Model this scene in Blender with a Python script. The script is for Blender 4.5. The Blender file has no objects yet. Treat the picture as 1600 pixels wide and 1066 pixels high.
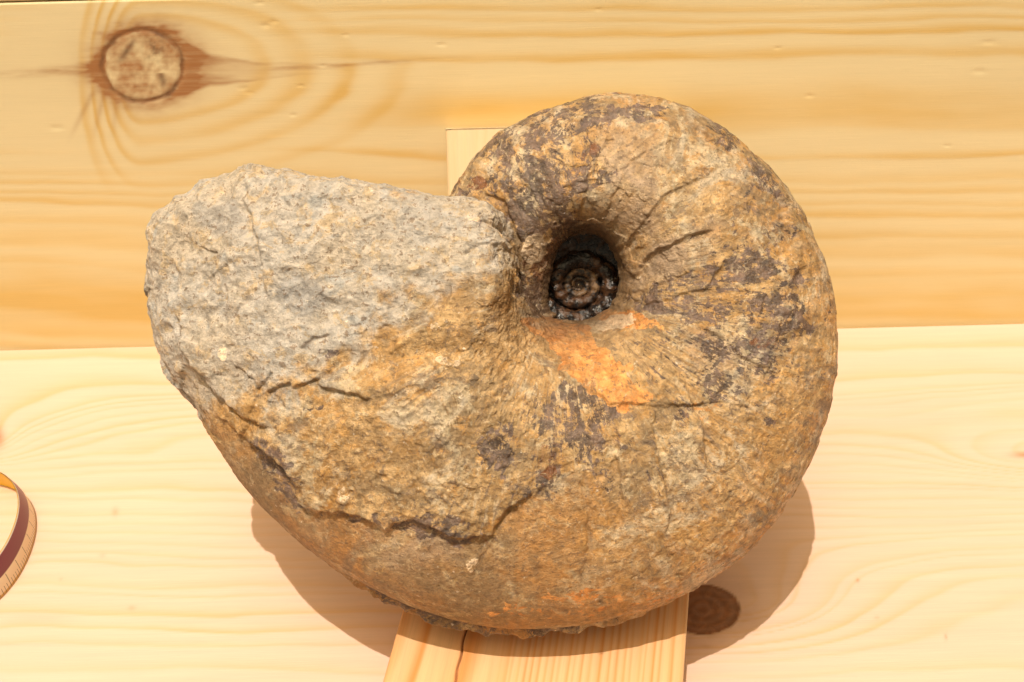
import bpy, math, random
import numpy as np
from mathutils import Vector, Matrix
random.seed(7)
scene = bpy.context.scene
COL = scene.collection

# ------------------------------------------------------------------ camera
PITCH, ROLL, DIST, FOCAL = math.radians(40.0), math.radians(-1.5), 0.78, 2000.0
cf = np.array([0.0, math.cos(PITCH), -math.sin(PITCH)])
CAM = -cf * DIST
_r = np.array([1.0, 0, 0]); _u = np.cross(_r, cf)
cr = _r * math.cos(ROLL) + _u * math.sin(ROLL)
cu = _u * math.cos(ROLL) - _r * math.sin(ROLL)
cam_data = bpy.data.cameras.new("camera")
cam = bpy.data.objects.new("camera", cam_data); COL.objects.link(cam)
cam.matrix_world = Matrix(((cr[0], cu[0], -cf[0], CAM[0]), (cr[1], cu[1], -cf[1], CAM[1]),
                           (cr[2], cu[2], -cf[2], CAM[2]), (0, 0, 0, 1)))
cam_data.sensor_width = 36.0
cam_data.lens = FOCAL * 36.0 / 1600.0
cam_data.clip_start, cam_data.clip_end = 0.01, 100.0
cam_data.dof.use_dof = True
cam_data.dof.focus_distance = 0.54
cam_data.dof.aperture_fstop = 32.0
scene.camera = cam

# ------------------------------------------------------------------ light
SUN = np.array([-0.10, -0.20, 0.97]); SUN /= np.linalg.norm(SUN)
world = bpy.data.worlds.new("World"); scene.world = world; world.use_nodes = True
wn = world.node_tree; bg = wn.nodes["Background"]
sky = wn.nodes.new("ShaderNodeTexSky"); sky.sky_type = 'NISHITA'; sky.sun_disc = False
sky.sun_elevation = math.asin(SUN[2]); sky.sun_rotation = math.atan2(SUN[0], SUN[1])
tint = wn.nodes.new("ShaderNodeMix"); tint.data_type = 'RGBA'; tint.blend_type = 'MULTIPLY'; tint.inputs[0].default_value = 1.0
wn.links.new(sky.outputs[0], tint.inputs[6]); tint.inputs[7].default_value = (1.14, 1.0, 0.62, 1)      # camera balance
wn.links.new(tint.outputs[2], bg.inputs[0]); bg.inputs[1].default_value = 0.15; sky.air_density = 0.35; sky.dust_density = 6.0; sky.ozone_density = 0.0
sl = bpy.data.lights.new("sun", 'SUN'); sl.energy = 3.9; sl.angle = math.radians(0.5); sl.color = (1.0, 0.93, 0.82)
so = bpy.data.objects.new("sun", sl); COL.objects.link(so)
so.rotation_euler = Vector(SUN.tolist()).to_track_quat('Z', 'Y').to_euler()
scene.view_settings.view_transform = 'Standard'; scene.view_settings.look = 'None'
scene.view_settings.gamma = 1.0; scene.view_settings.exposure = -0.30
scene.cycles.max_bounces = 6

# ------------------------------------------------------------------ helpers
def project(P):
    v = P - CAM; z = v @ cf
    return 800 + FOCAL * (v @ cr) / z, 533 - FOCAL * (v @ cu) / z
def ray(x, y): return cf + cr * (x - 800) / FOCAL + cu * (533 - y) / FOCAL
def on_plane(x, y, p0, n):
    d = ray(x, y); return CAM + d * (((np.array(p0) - CAM) @ np.array(n)) / (d @ np.array(n)))

def _hash(ix, iy, iz, seed):
    h = (ix * 374761393 + iy * 668265263 + iz * 2147483647 + seed * 1274126177) & 0xFFFFFFFF
    h = ((h ^ (h >> 13)) * 1274126177) & 0xFFFFFFFF
    return h ^ (h >> 16)
_G = np.random.RandomState(3).normal(size=(256, 3)); _G /= np.linalg.norm(_G, axis=1)[:, None]
_G = _G.astype(np.float32)
def perlin(P, seed=0):
    P = P.astype(np.float32); I = np.floor(P).astype(np.int64); F = P - I.astype(np.float32)
    U = F * F * F * (F * (F * 6 - 15) + 10); out = 0
    for dx in (0, 1):
        for dy in (0, 1):
            for dz in (0, 1):
                g = _G[_hash(I[:, 0] + dx, I[:, 1] + dy, I[:, 2] + dz, seed) & 255]
                w = ((U[:, 0] if dx else 1 - U[:, 0]) * (U[:, 1] if dy else 1 - U[:, 1]) * (U[:, 2] if dz else 1 - U[:, 2]))
                out = out + w * (g[:, 0] * (F[:, 0] - dx) + g[:, 1] * (F[:, 1] - dy) + g[:, 2] * (F[:, 2] - dz))
    return out * 1.6
def fbm(P, f, octv=4, seed=0, gain=0.5, ridged=False):
    s = 0; a = 1; t = 0
    for o in range(octv):
        n = perlin(P * (f * 2 ** o) + 17.3 * o, seed + o)
        s = s + a * ((1 - 2 * np.abs(n)) if ridged else n); t += a; a *= gain
    return s / t
def sstep(a, b, x):
    t = np.clip((x - a) / (b - a), 0, 1); return t * t * (3 - 2 * t)

def grid_mesh(name, P, nu, nv, mat, parent=None, close_u=False, close_v=False, attrs=None, smooth=True, flip=False):
    """P: (nu*nv,3) row major in u"""
    me = bpy.data.meshes.new(name)
    idx = np.arange(nu * nv).reshape(nu, nv)
    if close_u: idx = np.vstack([idx, idx[:1]])
    if close_v: idx = np.hstack([idx, idx[:, :1]])
    a, b, c, d = idx[:-1, :-1].ravel(), idx[1:, :-1].ravel(), idx[1:, 1:].ravel(), idx[:-1, 1:].ravel()
    q = np.stack([a, d, c, b] if flip else [a, b, c, d], 1).astype(np.int32)
    me.vertices.add(len(P)); me.vertices.foreach_set("co", P.astype(np.float32).ravel())
    me.loops.add(q.size); me.loops.foreach_set("vertex_index", q.ravel())
    me.polygons.add(len(q)); me.polygons.foreach_set("loop_start", np.arange(len(q), dtype=np.int32) * 4)
    me.polygons.foreach_set("use_smooth", np.full(len(q), smooth))
    me.update(calc_edges=True)
    for k, v in (attrs or {}).items():
        at = me.attributes.new(k, 'FLOAT', 'POINT'); at.data.foreach_set("value", v.astype(np.float32).ravel())
    if mat: me.materials.append(mat)
    o = bpy.data.objects.new(name, me); COL.objects.link(o)
    if parent: o.parent = parent
    return o
def empty(name, label, cat, loc=(0, 0, 0)):
    o = bpy.data.objects.new(name, None); COL.objects.link(o); o.location = loc; o.empty_display_size = 0.02
    o['label'] = label; o['category'] = cat
    return o

class NT:
    def __init__(s, name):
        s.m = bpy.data.materials.new(name); s.m.use_nodes = True; s.t = s.m.node_tree
        s.b = s.t.nodes["Principled BSDF"]
    def n(s, typ, **kw):
        o = s.t.nodes.new(typ)
        for k, v in kw.items(): setattr(o, k, v)
        return o
    def put(s, sock, v):
        if isinstance(v, bpy.types.NodeSocket): s.t.links.new(v, sock)
        elif isinstance(v, (tuple, list)) and len(v) == 3 and sock.type == 'RGBA': sock.default_value = (*v, 1)
        else: sock.default_value = v
    def attr(s, name): return s.n("ShaderNodeAttribute", attribute_name=name).outputs["Fac"]
    def pos(s, scale=(1, 1, 1)):
        tc = s.n("ShaderNodeTexCoord"); mp = s.n("ShaderNodeMapping")
        s.t.links.new(tc.outputs["Object"], mp.inputs[0]); mp.inputs["Scale"].default_value = scale
        return mp.outputs[0]
    def noise(s, vec, scale, detail=4, rough=0.55, dist=0.0, out=0):
        o = s.n("ShaderNodeTexNoise"); s.put(o.inputs["Vector"], vec); o.inputs["Scale"].default_value = scale
        o.inputs["Detail"].default_value = detail; o.inputs["Roughness"].default_value = rough
        o.inputs["Distortion"].default_value = dist
        return o.outputs[out]
    def math(s, op, a, b=0.0, c=0.0, clamp=False):
        o = s.n("ShaderNodeMath", operation=op); o.use_clamp = clamp
        for i, v in enumerate((a, b, c)): s.put(o.inputs[i], v)
        return o.outputs[0]
    def ss(s, x, a, b):
        o = s.n("ShaderNodeMapRange", interpolation_type='SMOOTHSTEP')
        s.put(o.inputs[0], x); s.put(o.inputs[1], a); s.put(o.inputs[2], b)
        return o.outputs[0]
    def mix(s, f, a, b, blend='MIX'):
        o = s.n("ShaderNodeMix", data_type='RGBA', blend_type=blend)
        s.put(o.inputs[0], f); s.put(o.inputs[6], a); s.put(o.inputs[7], b)
        return o.outputs[2]
    def bump(s, h, strength, dist, prev=None):
        o = s.n("ShaderNodeBump"); s.put(o.inputs["Height"], h); o.inputs["Strength"].default_value = strength
        o.inputs["Distance"].default_value = dist
        if prev is not None: s.put(o.inputs["Normal"], prev)
        return o.outputs[0]
    def done(s, color, rough, normal=None, **kw):
        s.put(s.b.inputs["Base Color"], color); s.put(s.b.inputs["Roughness"], rough)
        if normal is not None: s.put(s.b.inputs["Normal"], normal)
        for k, v in kw.items(): s.put(s.b.inputs[k.replace('_', ' ')], v)
        return s.m

# ------------------------------------------------------------------ wood
def wood_material(name, early, late, fibre=0.10, rough=0.5, knotc=(0.16, 0.055, 0.018), contrast=1.0):
    k = NT(name)
    ring, knot, stain = k.attr("ring"), k.attr("knot"), k.attr("stain")
    v = k.pos((9, 260, 260)); f1 = k.noise(v, 1.0, 5, 0.6)
    v2 = k.pos((40, 1500, 1500)); f2 = k.noise(v2, 1.0, 3, 0.6)
    blot = k.noise(k.pos((3, 9, 9)), 1.0, 3, 0.5)
    col = k.mix(k.math('MULTIPLY', ring, contrast, clamp=True), early, late)
    fac = k.math('ADD', k.math('MULTIPLY', k.math('SUBTRACT', f1, 0.5), fibre * 2.2), k.math('MULTIPLY', k.math('SUBTRACT', f2, 0.5), fibre * 1.5))
    fac = k.math('ADD', fac, k.math('MULTIPLY', k.math('SUBTRACT', blot, 0.5), 0.25))
    fac = k.math('ADD', fac, 1.0)
    col = k.mix(1.0, col, k.n("ShaderNodeCombineColor").outputs[0], 'MULTIPLY') if False else col
    vm = k.n("ShaderNodeVectorMath", operation='SCALE'); k.put(vm.inputs[0], col); k.put(vm.inputs["Scale"], fac); col = vm.outputs[0]
    col = k.mix(k.math('MULTIPLY', stain, k.math('ADD', 0.45, f1), clamp=True), col, (0.34, 0.15, 0.055))
    kn = k.noise(k.pos((1, 1, 1)), 160, 6, 0.65, 1.0)
    kc = k.mix(k.ss(kn, 0.35, 0.68), knotc, tuple(min(1, c * 1.7) for c in knotc))
    col = k.mix(knot, col, kc)
    pores = k.noise(k.pos((300, 2500, 2500)), 1.0, 2)
    col = k.mix(k.math('MULTIPLY', k.ss(pores, 0.68, 0.78), 0.18), col, (0.35, 0.2, 0.09))
    nb = k.bump(k.math('ADD', f2, k.math('MULTIPLY', ring, 0.5)), 0.35, 0.0003)
    return k.done(col, k.math('ADD', rough, k.math('MULTIPLY', f1, 0.1)), nb, Specular_IOR_Level=0.35)

def profile(F, seed, lo=12, hi=38, sharp=0.25, F0=-3000, F1=5000):
    rs = np.random.RandomState(seed); x = np.arange(F0, F1, 1.0); y = np.zeros_like(x); p = F0; prev = lo
    while p < F1:
        w = rs.uniform(lo, hi) if rs.rand() < 0.8 else rs.uniform(hi, hi * 2.2)
        a = rs.uniform(0.45, 1.0); m = (x >= p) & (x < p + w); t = (x[m] - p) / w
        y[m] = a * (t ** 3.0) * (1 - sstep(1 - sharp * 0.35, 1.0, t)) ; p += w
    k = np.ones(3) / 3; y = np.convolve(y, k, 'same')
    return np.interp(F, x, y)
def bumpf(x, y, cx, cy, wx, wy, A):
    return A * np.exp(-((x - cx) / wx) ** 2 - ((y - cy) / wy) ** 2)
def px_noise(x, y, sx, sy, seed, octv=3):
    return fbm(np.stack([x / sx, y / sy, np.full_like(x, seed * 3.7)], 1), 1.0, octv, seed)

def board(name, mat, origin, du, dv, dn, L, W, T, nu, nv, fields, parent, bev=0.0012, relief=None, crack=None):
    """origin = top-face corner; du along grain, dv across, dn outward normal. One closed box mesh with a dense top."""
    du, dv, dn = (np.array(a, float) / np.linalg.norm(a) for a in (du, dv, dn))
    us = np.linspace(0, L, nu)
    if nu > 600:                                    # most of the points where the board is seen
        us = np.interp(np.linspace(0, 1, nu), [0, .06, .94, 1], [0, L / 2 - .36, L / 2 + .36, L])
    vs = np.linspace(0, W, nv)
    # section around the board: bottom edge, side, rounded edge, top, rounded edge, side
    sec = [(0.0, -T), (0.0, -bev), (bev * .3, -bev * .3)] + [(max(bev, min(W - bev, v)), 0.0) for v in vs] + [(W - bev * .3, -bev * .3), (W, -bev), (W, -T)]
    sec = np.array(sec); ns = len(sec)
    uu = np.concatenate([[0.0, 0.0], us, [L, L]]); uu[2] = bev * .5; uu[-3] = L - bev * .5
    V, H = np.meshgrid(sec[:, 0], uu); Hn = np.broadcast_to(sec[:, 1], V.shape).copy()
    # caps: collapse first and last row to the bottom
    Hn[0, :] = -T; Hn[-1, :] = -T
    Hn[1, :] = np.minimum(Hn[1, :], -bev); Hn[-2, :] = np.minimum(Hn[-2, :], -bev)
    world_P = np.array(origin) + H.reshape(-1, 1) * du + V.reshape(-1, 1) * dv + Hn.reshape(-1, 1) * dn
    x, y = project(world_P)
    at = fields(x, y, H.ravel(), V.ravel())
    h = Hn.ravel().copy(); top = h > -1e-6
    if relief is not None:
        world_P = world_P + (relief(x, y) * top)[:, None] * dn
    # object frame: local x along the grain, z along the outward normal
    R = np.stack([du, dv, dn], 1)
    if np.linalg.det(R) < 0: R = np.stack([du, -dv, dn], 1)
    loc = (world_P - np.array(origin)) @ R
    flip = np.dot(np.cross(du, dv), dn) < 0
    o = grid_mesh(name, loc, len(uu), ns, mat, parent, close_v=True, attrs=at, flip=flip)
    o.matrix_world = Matrix([[*R[i], origin[i]] for i in range(3)] + [[0, 0, 0, 1]])
    return o

# fields of each board: ring density, knots, resin stain, as they lie on the wood
def back_fields(x, y, u, v):
    n = px_noise(x, y, 420, 90, 2) * 16 + px_noise(x, y, 90, 30, 5) * 3
    dx = x - 222; sx = np.where(dx > 0, 2.2, 0.42); sx = sx + np.where(dx > 0, 0.0, 0.0)
    axis = 103 - 0.012 * dx
    dy = y - axis
    e = np.sqrt((dx / sx) ** 2 + (dy * np.where(dy < 0, 1.15, 1)) ** 2) + n * .8
    w = sstep(215, 120, np.sqrt((dx / (2.1 * 1.2)) ** 2 + dy ** 2))
    w = np.where(dy < 0, sstep(210, 100, np.sqrt((dx / 1.9) ** 2 + dy ** 2)), w)
    rings = 0
    for r0, wd, a in ((88, 9, .5), (118, 12, .55), (150, 9, .75), (187, 10, .7), (226, 18, .5)):
        t = (e - r0) / wd; rings = rings + a * np.exp(-np.where(t > 0, (t * 1.7) ** 2, t ** 2))
    g = y + n + 0.02 * (x - 1200) * 0 + 20 * np.sin(x / 300.0 + y / 210.0) * sstep(180, 330, y) * sstep(1000, 500, x)
    lines = 0
    for r0, wd, a in ((12, 6, .5), (29, 5, .45), (50, 8, .75), (88, 9, .65), (172, 26, .55), (196, 14, .35), (243, 7, .55), (282, 8, .4), (300, 6, .5), (318, 5, .4), (334, 7, .55),
                      (366, 10, .45), (398, 16, .5), (430, 9, .35), (462, 22, .55), (492, 18, .75), (520, 14, .5), (545, 10, .4), (-12, 6, .5), (-40, 9, .6), (-75, 8, .4), (-110, 14, .6), (-160, 9, .5), (-200, 14, .5)):
        t = (g - r0) / wd; lines = lines + a * np.exp(-np.where(t > 0, (t * 1.6) ** 2, (t * .8) ** 2))
    ring = rings * w + lines * (1 - w) * (1 - 0.75 * sstep(60, 0, np.abs(y - 150)) * sstep(700, 400, x))
    ring = 1.6 * ring * (0.8 + 0.7 * px_noise(x, y, 300, 60, 9)) + 0.05 * sstep(140, 520, y)
    # knot
    kx, ky = (x - 223) / 63, (y - 103) / 56
    kr = np.sqrt(kx ** 2 + ky ** 2) + px_noise(x, y, 25, 25, 11) * .10
    rim = .85 * np.exp(-((kr - 1.0) / (.05 + .04 * np.clip(px_noise(x, y, 35, 35, 22) + .5, 0, 1))) ** 2) * (0.35 + 1.3 * np.clip(px_noise(x, y, 30, 30, 21) + .35, 0, 1))
    spoke = np.exp(-((kx + .35 + .55 * (ky + .5)) / .10) ** 2) * sstep(.85, .6, kr) * sstep(0, -.3, ky)
    spoke += np.exp(-((kx - .38 - .3 * ky) / .09) ** 2) * sstep(.9, .7, kr) * (ky > .2)
    spoke += np.exp(-((kx - .3) / .25) ** 2 - ((ky + .5) / .35) ** 2) * np.clip(px_noise(x, y, 9, 9, 31) * 2 + .3, 0, 1)
    knot = np.clip(rim * .8 + spoke * .7, 0, 1)
    inner = sstep(1.0, .92, kr)
    halo = 2.1 * np.exp(-np.maximum(0, -1.02 + np.sqrt(((x - 226) / (70 + 8 * (x > 226))) ** 2 + ((y - 102) / 58) ** 2) + px_noise(x, y, 40, 25, 12) * .12) / .22) * (1 - inner) * .8 * (.65 + .5 * np.clip((x + y - 330) / -120 * .4 + .3 + (y > 103) * .35, 0, 1))
    wing = sstep(275, 300, x) * sstep(560, 330, x); hw = np.interp(x, [270, 330, 400, 520, 720], [52, 26, 15, 7, 3]); yc = np.interp(x, [270, 400, 520, 700, 900], [108, 112, 106, 94, 90])
    dd = (y - yc + 5 * px_noise(x, y, 60, 25, 13)) / hw; wing = wing * sstep(1.1, .8, np.abs(dd)) * (.22 + .28 * sstep(430, 285, x) + .38 * np.exp(-((np.abs(dd) - .8) / .2) ** 2)) * (.75 + .6 * px_noise(x, y, 50, 8, 15))
    thin = np.exp(-((y - yc + 3) / 3.5) ** 2) * sstep(380, 470, x) * sstep(800, 560, x) * .5
    wr = np.exp(-((y - (101 - .01 * (x - 300)) - 6 * np.sin((x - 300) / 60)) / np.maximum(38 * np.exp(-(x - 290) / 110) + 5, 4)) ** 2) * sstep(262, 300, x) * np.exp(-np.maximum(x - 290, 0) / 190) * .15
    wl = 1.15 * np.exp(-((y - 108 - .06 * (150 - x)) / (7 + 20 * np.exp(-(160 - x) / 30))) ** 2) * sstep(175, 150, x) * np.exp(-np.maximum(150 - x, 0) / 110) * .8
    strk = np.clip(.7 + 1.2 * px_noise(x, y, 45, 9, 14), 0, 1.3)
    stain = np.clip(halo * (.7 + .6 * px_noise(x, y, 30, 12, 17)) + wr * strk + wing + thin * strk + wl * strk + inner * np.clip(.56 + .9 * px_noise(x, y, 34, 34, 19) + .35 * px_noise(x, y, 9, 9, 23), .15, .95), 0, 1)
    # fine strokes fanning out under the knot
    for x0, x1, a in ((150, 118, .35), (165, 150, .3), (185, 178, .25)):
        t = np.clip((y - 135) / 90, 0, 1); xc = x0 + (x1 - x0) * t * 1.4
        stain = np.clip(stain + a * np.exp(-((x - xc) / 5) ** 2) * sstep(135, 150, y) * sstep(230, 170, y), 0, 1)
    ring = ring * (1 - inner)
    return dict(ring=np.clip(ring, 0, 1.3), knot=knot, stain=stain)
def back_relief(x, y):
    d = np.zeros_like(x)
    for (a, b, r) in ((415, 40, 5), (427, 34, 4), (505, 103, 3), (380, 138, 5), (388, 145, 4), (458, 180, 3), (470, 134, 3), (88, 200, 6), (405, 5, 4), (690, 70, 4), (540, 55, 3), (1265, 150, 4), (1545, 66, 6), (1530, 112, 6), (935, 15, 3), (1215, 75, 3), (1480, 228, 3)):
        d -= .00028 * np.exp(-((x - a) / (r * 1.8)) ** 2 - ((y - b) / (r * .7)) ** 2)
    kr = np.sqrt(((x - 223) / 63) ** 2 + ((y - 103) / 56) ** 2)
    return d - .0006 * np.exp(-((kr - 1) / .07) ** 2) + .0004 * px_noise(x, y, 18, 18, 41) * (kr < .95)
def plain_fields(seed, lo=14, hi=34, amp=22, base=0.0):
    def f(x, y, u, v):
        F = v * 3600 + px_noise(u * 3600, v * 3600, 900, 160, seed) * amp * 3 + px_noise(u * 3600, v * 3600, 120, 60, seed + 1) * 4
        return dict(ring=np.clip(profile(F, seed, lo, hi) * .9 + base, 0, 1), knot=np.zeros_like(x), stain=np.zeros_like(x))
    return f
def seat_fields(x, y, u, v):
    F = y + px_noise(x, y, 500, 120, 61) * 26 + px_noise(x, y, 90, 40, 63) * 3
    F = F + bumpf(x, y, 620, 662, 560, 46, 62) + bumpf(x, y, -60, 650, 170, 50, -70) + bumpf(x, y, 1640, 635, 230, 42, 60)
    F = F + bumpf(x, y, 1690, 905, 420, 75, 95) + bumpf(x, y, 1110, 948, 190, 70, -120) + bumpf(x, y, 1080, 790, 170, 60, 30)
    F = F - bumpf(x, y, 1640, 712, 160, 40, 60) - bumpf(x, y, -30, 690, 60, 30, 60)
    ring = 1.15 * profile(F, 12, 9, 26, .3)
    ring = ring * (0.6 + 0.8 * np.clip(px_noise(x, y, 700, 120, 66) + .5, 0, 1))
    kn = np.zeros_like(x); st = np.zeros_like(x)
    kr = np.sqrt(((x - 1098) / 61) ** 2 + ((y - 953) / 40) ** 2) + px_noise(x, y, 30, 30, 67) * .06
    kn = sstep(1.0, .93, kr) * (0.93 + .05 * np.sin(kr * 22))
    st = np.clip(sstep(1.9, 1.0, kr) * .35 * (.6 + px_noise(x, y, 40, 20, 68)), 0, 1)
    for (a, b, r1, r2, s) in ((-3, 684, 10, 16, .8), (1604, 711, 24, 5, .7), (180, 800, 5, 7, .35), (160, 868, 5, 4, .2), (95, 905, 3, 3, .2), (1340, 907, 3, 3, .6), (1478, 995, 2, 6, .5), (206, 950, 6, 4, .3), (1370, 965, 4, 3, .25), (1105, 1010, 14, 3, .3), (60, 965, 60, 9, .12)):
        st = np.clip(st + s * np.exp(-((x - a) / r1) ** 2 - ((y - b) / r2) ** 2), 0, 1)
    return dict(ring=np.clip(ring, 0, 1), knot=np.clip(kn, 0, 1), stain=st)
def base_plank_fields(x, y, u, v):
    # broad flat-sawn figure on the left, straight fine rings on the right
    F = v * 3600; r = v / PW
    broad = profile(F * 1.0 + px_noise(u * 3600, F, 700, 60, 71) * 26 + 8 * np.sin(u * 40), 73, 34, 60, .9)
    fine = profile(F + px_noise(u * 3600, F, 900, 60, 75) * 7, 77, 6, 15, .4) * .65
    ring = np.where(r < .38, 0, 0) + broad * sstep(.5, .3, r) * 1.1 * 1.3 + fine * sstep(.3, .5, r) * 1.5
    st = np.exp(-((x - 939) / 4) ** 2 - ((y - 1021) / 2.2) ** 2)
    return dict(ring=np.clip(ring, 0, 1), knot=np.clip(-crack_relief(x, y) / .0025, 0, 1) * .8, stain=st)

M_BACK = wood_material("pine_back_board", (0.755, 0.625, 0.37), (0.68, 0.455, 0.155), .05, .45, (0.105, 0.05, 0.025), .9)
M_SEAT = wood_material("pine_seat_board", (0.70, 0.495, 0.385), (0.66, 0.395, 0.18), .09, .5, (0.15, 0.058, 0.02), .9)
M_PLANK = wood_material("pine_display_plank", (0.72, 0.45, 0.235), (0.62, 0.22, 0.035), .16, .5, contrast=1.5)
M_PALE = wood_material("pale_sapwood", (0.72, 0.56, 0.34), (0.68, 0.47, 0.22), .10, .55, contrast=.8)

BT = math.radians(14.0)                         # the backrest leans back
bn = np.array([0, -math.cos(BT), math.sin(BT)]); bu = np.array([0, math.sin(BT), math.cos(BT)])
bench = empty("wooden_bench", "pale pine bench with a broad knotty backrest board behind a flat seat board", "bench")
# height of the joint line in the top left corner gives the width of the lower backrest board
B0 = np.array([0, .006, 0]); pj = on_plane(100, 2.5, B0, bn); HB = float((pj - B0) @ bu)
board("back_board", M_BACK, B0 + (-0.62, 0, 0) + bu * -0.012, (1, 0, 0), bu, bn, 1.24, HB + .012, .026, 1000, 400, back_fields, bench, relief=back_relief)
board("back_board", M_BACK, B0 + (-0.62, 0, 0) + bu * (HB + .0007), (1, 0, 0), bu, bn, 1.24, .12, .026, 200, 90, plain_fields(31), bench)
board("seat_board", M_SEAT, (-0.62, -.48, 0), (1, 0, 0), (0, 1, 0), (0, 0, 1), 1.24, .4845, .028, 700, 420, seat_fields, bench)

# display stand: a base plank lying on a cleat, a back plank standing on its rear
PH = 0.034
yaw = math.radians(10.0)
pd = np.array([math.sin(yaw), math.cos(yaw), 0]); px_ = np.array([math.cos(yaw), -math.sin(yaw), 0])
A0 = on_plane(613, 1010, (0, 0, PH), (0, 0, 1)); A1 = on_plane(1072, 1000, (0, 0, PH), (0, 0, 1))
PW = float((A1 - A0) @ px_)
stand = empty("display_stand", "pine plank stand under the fossil, cracked base plank and pale upright plank behind", "display stand", (0, 0, 0))
front_len = 0.10
O = A0 - pd * front_len
back_y = -0.006
plen = (back_y - O[1]) / pd[1]
def crack_relief(x, y):
    t = (y - 984) / 82.0; xc = 728 - 17 * t + 1.0 * np.sin(y / 7.0)
    return -.0025 * np.exp(-((x - xc) / 1.3) ** 2)
board("base_plank", M_PLANK, O, pd, px_, (0, 0, 1), plen, PW, .020, 260, 420, base_plank_fields, stand, relief=crack_relief)
for off in (0.015, PW - 0.035):
    c0 = O + px_ * off + pd * 0.02 + np.array([0, 0, -.020])
    board("cleat", M_PLANK, c0, pd, px_, (0, 0, 1), plen - .03, .02, PH - .020, 8, 6, plain_fields(44), stand)
# back plank, leaning a little further than the backrest
LT = math.radians(36.0)
ln = np.array([0, -math.cos(LT), math.sin(LT)]); lu = np.array([0, math.sin(LT), math.cos(LT)])
TL = on_plane(696, 200, B0 + bn * .020, bn)                     # its top edge rests against the backrest
hgt = float((TL[2] - PH - .001) / lu[2]); foot = TL - lu * hgt
print("back plank foot", foot, "height", hgt)
board("back_plank", M_PALE, foot, lu, (1, 0, 0), ln, hgt, PW * .97, .018, 200, 160, plain_fields(52, 10, 24, 8), stand, bev=.0025)

# ------------------------------------------------------------------ fossil
PAIRS = [  # inner (umbilical) and outer (venter) points, half thickness, both along the coil
    ((885, 494), (760, 620), 30, 0), ((862, 484), (680, 520), 40, 0), ((858, 458), (660, 400), 48, 0), ((861, 426), (703, 305), 62, 0), ((869, 398), (765, 222), 92, 0),
    ((886, 376), (865, 170), 114, 0), ((914, 366), (975, 152), 128, 0), ((940, 376), (1095, 187), 138, 0), ((958, 398), (1200, 272), 145, 0),
    ((965, 428), (1272, 385), 152, 0), ((962, 456), (1302, 515), 160, 0), ((950, 478), (1290, 645), 168, 0), ((932, 491), (1240, 765), 176, 0),
    ((914, 497), (1165, 862), 184, 0), ((896, 499), (1045, 940), 192, 0), ((880, 499), (910, 980), 198, 0), ((864, 497), (765, 984), 202, 0),
    ((850, 491), (628, 945), 206, 0), ((838, 482), (505, 875), 208, 0), ((828, 470), (395, 775), 205, 0), ((820, 456), (318, 660), 195, 0),
    ((814, 438), (258, 575), 185, 0), ((809, 416), (236, 485), 175, 0), ((807, 398), (241, 405), 168, 0), ((806, 384), (243, 352), 160, 0), ((804, 370), (292, 307), 152, 0), ((801, 358), (345, 272), 146, 0), ((797, 346), (415, 270), 138, 0), ((792, 338), (500, 287), 122, 0)]
NT_, NF, NB = 1240, 430, 90
K = len(PAIRS)
I = np.array([p[0] for p in PAIRS], float); Oo = np.array([p[1] for p in PAIRS], float); Zt = np.array([p[2] for p in PAIRS], float)
def catmull(A, t):
    A = A.reshape(len(A), -1); i = np.clip(np.floor(t).astype(int), 0, len(A) - 2); f = (t - i)[:, None]
    g = lambda k: A[np.clip(i + k, 0, len(A) - 1)]
    return .5 * (2 * g(0) + (g(1) - g(-1)) * f + (2 * g(-1) - 5 * g(0) + 4 * g(1) - g(2)) * f ** 2 + (3 * g(0) - g(-1) - 3 * g(1) + g(2)) * f ** 3)
tt = np.linspace(0, K - 1, 4000); OC = catmull(Oo, tt)
sl_ = np.concatenate([[0], np.cumsum(np.linalg.norm(np.diff(OC, axis=0), axis=1) + 1.0)])
ncap = 46
tpar = np.interp(np.linspace(0, sl_[-1], NT_ - ncap), sl_, tt)
tpar = np.concatenate([tpar, np.full(ncap, K - 1.0)])
Iv, Ov, Zv = catmull(I, tpar), catmull(Oo, tpar), catmull(Zt, tpar)[:, 0]
# section parameter: front seam -> crest -> venter -> back crest -> back seam
UM, F0_ = 0.36, 0.16
def half(n):
    b = np.linspace(0, 1, n * 4); ka = int(n * 4 * .34)
    s1 = np.linspace(math.pi / 2, 0, ka, endpoint=False); s2 = np.linspace(0, math.pi / 2, n * 4 - ka)
    p_in, p_out = 1.75, 2.1
    ai = 1 - np.sin(s1) ** (2 / p_in); ao = np.sin(s2) ** (2 / p_out); u = np.concatenate([UM * ai, UM + (1 - UM) * ao]); A_ = np.concatenate([ai, np.ones_like(ao)]); B_ = np.concatenate([np.zeros_like(ai), ao])
    z = np.concatenate([F0_ + (1 - F0_) * np.cos(s1) ** (2 / p_in), np.cos(s2) ** (2 / p_out)])
    L = np.concatenate([[0], np.cumsum(np.hypot(np.diff(u) * 2.2, np.diff(z)))])
    q = np.linspace(0, L[-1], n); return np.interp(q, L, A_), np.interp(q, L, B_), np.interp(q, L, z)
af, bf, zf = half(NF); ab, bb, zb = half(NB)
A1_ = np.concatenate([af, ab[::-1][1:]]); B1_ = np.concatenate([bf, bb[::-1][1:]]); Zs = np.concatenate([zf, -zb[::-1][1:]]); NS = len(A1_)
um_t = UM + (0.10 - UM) * sstep(16.5, 21.5, tpar) - .08 * sstep(4.5, 2, tpar)
U2 = um_t[:, None] * A1_[None, :] + (1 - um_t[:, None]) * B1_[None, :]
shrink = np.ones(NT_); adv = np.zeros(NT_)
ang = np.linspace(0, math.pi / 2, ncap + 1)[1:]
shrink[-ncap:] = np.cos(ang) ** .55 ; adv[-ncap:] = np.sin(ang) ** 1.0
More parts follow.
